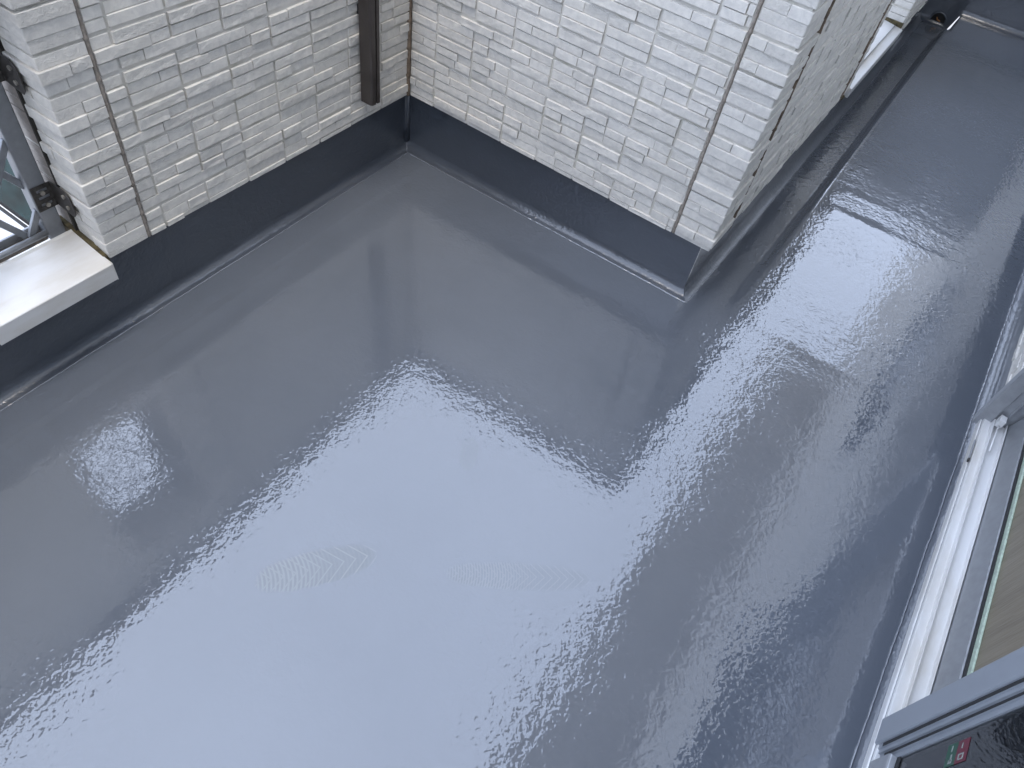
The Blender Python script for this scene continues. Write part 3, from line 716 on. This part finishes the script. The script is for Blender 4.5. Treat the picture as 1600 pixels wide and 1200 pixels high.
# ------------------------------------------------------------------ outside, seen through the lattice
GZ = -3.0
mb = MB(); mb.add([(-400, -400, GZ), (400, -400, GZ), (400, 400, GZ), (-400, 400, GZ)], [(0, 1, 2, 3)])
gr = mb.build('ground', simple('concrete_paving', (.30, .29, .275), .85, ns=4, var=.15, bs=.3)); tag(gr, 'pale paved ground below the balcony', kind='structure')
car = tag(empty('parked_car', (-3.4, .42, GZ)), 'white parked car seen below through the lattice grille', 'car')
M_car = simple('white_car_paint', (.6, .61, .62), .18, ns=4, var=.02, Coat_Weight=.6)
M_cg = simple('dark_teal_car_glass', (.008, .022, .022), .05, ns=6, var=.5, Specular_IOR_Level=.12); M_blk = simple('black_plastic', (.012, .012, .012), .45)
M_tyre = simple('tyre_rubber', (.02, .02, .02), .8); M_rim = simple('alloy_rim', (.4, .4, .42), .3, .9); M_lens = simple('lamp_lens', (.6, .6, .62), .1); M_red = simple('red_lens', (.35, .02, .02), .15)
M_teal = simple('teal_seat_cloth', (.10, .20, .19), .8)
CY0, CY1 = -.36, 1.20
def loft(secs, mname, material, bev=.02):
    mb = MB(); n = len(secs[0]); vs = [v for s in secs for v in s]; fs = []
    for i in range(len(secs) - 1):
        for k in range(n): fs.append((i * n + k, i * n + (k + 1) % n, (i + 1) * n + (k + 1) % n, (i + 1) * n + k))
    fs += [tuple(range(n - 1, -1, -1)), tuple(range((len(secs) - 1) * n, len(secs) * n))]
    return part(mb.add(vs, fs), mname, material, car, bevel=bev, smooth=False)
# lower body, sections along x (rear at -5.2, nose at -1.75)
def sec(x, zb, zt, ins, tuck=.0):
    a, b = CY0 + ins, CY1 - ins
    return [(x, a + .05, zb), (x, b - .05, zb), (x, b, zb + .18), (x, b, zt - .07), (x, b - .03 - tuck, zt), (x, a + .03 + tuck, zt), (x, a, zt - .07), (x, a, zb + .18)]
body = loft([sec(-5.2, GZ + .32, GZ + .85, .10), sec(-5.1, GZ + .2, GZ + .98, .04), sec(-4.4, GZ + .18, GZ + 1.0, 0), sec(-3.0, GZ + .18, GZ + .985, 0), sec(-2.45, GZ + .18, GZ + .95, .01), sec(-1.95, GZ + .2, GZ + .86, .05), sec(-1.78, GZ + .3, GZ + .70, .12)], 'body', M_car)
# greenhouse pillars and roof (roof at 1.56 m)
def ring(z, ins, x0, x1): return [(x0, CY0 + ins, z), (x1, CY0 + ins, z), (x1, CY1 - ins, z), (x0, CY1 - ins, z)]
zb_, zr = GZ + .985, GZ + 1.53
gh = loft([ring(zb_ - .02, .045, -5.02, -2.52), ring(zr, .19, -4.86, -3.02)], 'cabin', M_blk, .03)
mb = MB(); rf = [ring(zr + .001, .175, -4.90, -3.0), ring(zr + .035, .19, -4.86, -3.05), ring(zr + .055, .26, -4.75, -3.15)]
roof = loft(rf, 'roof', M_car, .012)
def lerp(a, b, t): return a + (b - a) * t
def side_pane(xa, xb, t0, t1, side, xa2=None, xb2=None, name='side_window', m=None):
    def P(x, t):
        ins = lerp(.045, .19, t) - .004; y = CY0 + ins if side < 0 else CY1 - ins
        return (x, y, lerp(zb_ - .02, zr, t))
    pts = [P(xa, t0), P(xb, t0), P(xb if xb2 is None else xb2, t1), P(xa if xa2 is None else xa2, t1)]
    q = [(p[0], p[1] - .006 * (-1 if side < 0 else 1), p[2]) for p in pts]
    part(MB().add(pts + q, [(0, 1, 2, 3), (7, 6, 5, 4), (0, 4, 5, 1), (1, 5, 6, 2), (2, 6, 7, 3), (3, 7, 4, 0)]), name, m or M_cg, car)
for s in (-1, 1):
    side_pane(-4.72, -3.98, .12, .9, s, -4.66, -3.98); side_pane(-3.90, -3.02, .12, .9, s, -3.90, -3.28)
    side_pane(-2.96, -2.72, .12, .44, s, -3.04, -3.02, 'quarter_window', simple('lit_car_glass', (.25, .31, .32), .1))  # pale colour stands in for light on the quarter glass
    y = CY0 - .004 if s < 0 else CY1 + .004
    part(MB().box(-4.95, -2.62, min(y + .022 * -s, y + .045 * -s), max(y + .022 * -s, y + .045 * -s), zb_ + .001, zb_ + .016), 'belt_trim', M_blk, car, bevel=.003)
    part(MB().box(-4.2, -4.02, y - .012, y + .012, GZ + .82, GZ + .85), 'door_handle', M_car, car, bevel=.005)
    part(MB().box(-3.35, -3.18, y - .012, y + .012, GZ + .82, GZ + .85), 'door_handle', M_car, car, bevel=.005)
    part(MB().box(-2.95, -2.80, y + s * .02 - .07, y + s * .02 + .07, GZ + 1.0, GZ + 1.12), 'side_mirror', M_car, car, bevel=.03)
    part(MB().tube([(-4.8, CY0 + .22 if s < 0 else CY1 - .22, zr + .075), (-3.15, CY0 + .22 if s < 0 else CY1 - .22, zr + .075)], .012, 8), 'roof_rail', M_blk, car, smooth=True)
    part(MB().box(-1.93, -1.77, (CY0 + .1 if s < 0 else CY1 - .38), (CY0 + .38 if s < 0 else CY1 - .1), GZ + .62, GZ + .74), 'headlight', M_lens, car, bevel=.02)
    part(MB().box(-5.23, -5.12, (CY0 + .06 if s < 0 else CY1 - .2), (CY0 + .2 if s < 0 else CY1 - .06), GZ + .7, GZ + .95), 'tail_light', M_red, car, bevel=.02)
    for x in (-4.55, -2.42):
        yy = CY0 + .07 if s < 0 else CY1 - .07
        w = part(MB().tube([(x, yy - .09, GZ + .30), (x, yy + .09, GZ + .30)], .30, 28), 'wheel', M_tyre, car, bevel=.02)
        ro = part(MB().tube([(x, yy + s * .085, GZ + .30), (x, yy + s * .097, GZ + .30)], .19, 20), 'rim', M_rim, car)
part(MB().box(-3.62, -3.50, CY0 + .24, CY1 - .24, zr + .056, zr + .066), 'roof_strip', M_blk, car, bevel=.003)
for x in (-3.40, -3.30): part(MB().tube([(x, CY0 + .20, zr + .088), (x, CY1 - .20, zr + .088)], .012, 8), 'roof_bar', M_blk, car, smooth=True)
mb = MB(); a = ring(zb_ + .03, .12, -5.0, -2.535); b = ring(zr - .03, .24, -4.86, -3.03)
part(MB().add([(-2.535, CY0 + .12, zb_ + .03), (-2.535, CY1 - .12, zb_ + .03), (-3.005, CY1 - .24, zr - .03), (-3.005, CY0 + .24, zr - .03), (-2.56, CY0 + .12, zb_ + .02), (-2.56, CY1 - .12, zb_ + .02), (-3.03, CY1 - .24, zr - .04), (-3.03, CY0 + .24, zr - .04)], [(0, 1, 2, 3), (7, 6, 5, 4), (0, 4, 5, 1), (1, 5, 6, 2), (2, 6, 7, 3), (3, 7, 4, 0)]), 'windscreen', M_cg, car)
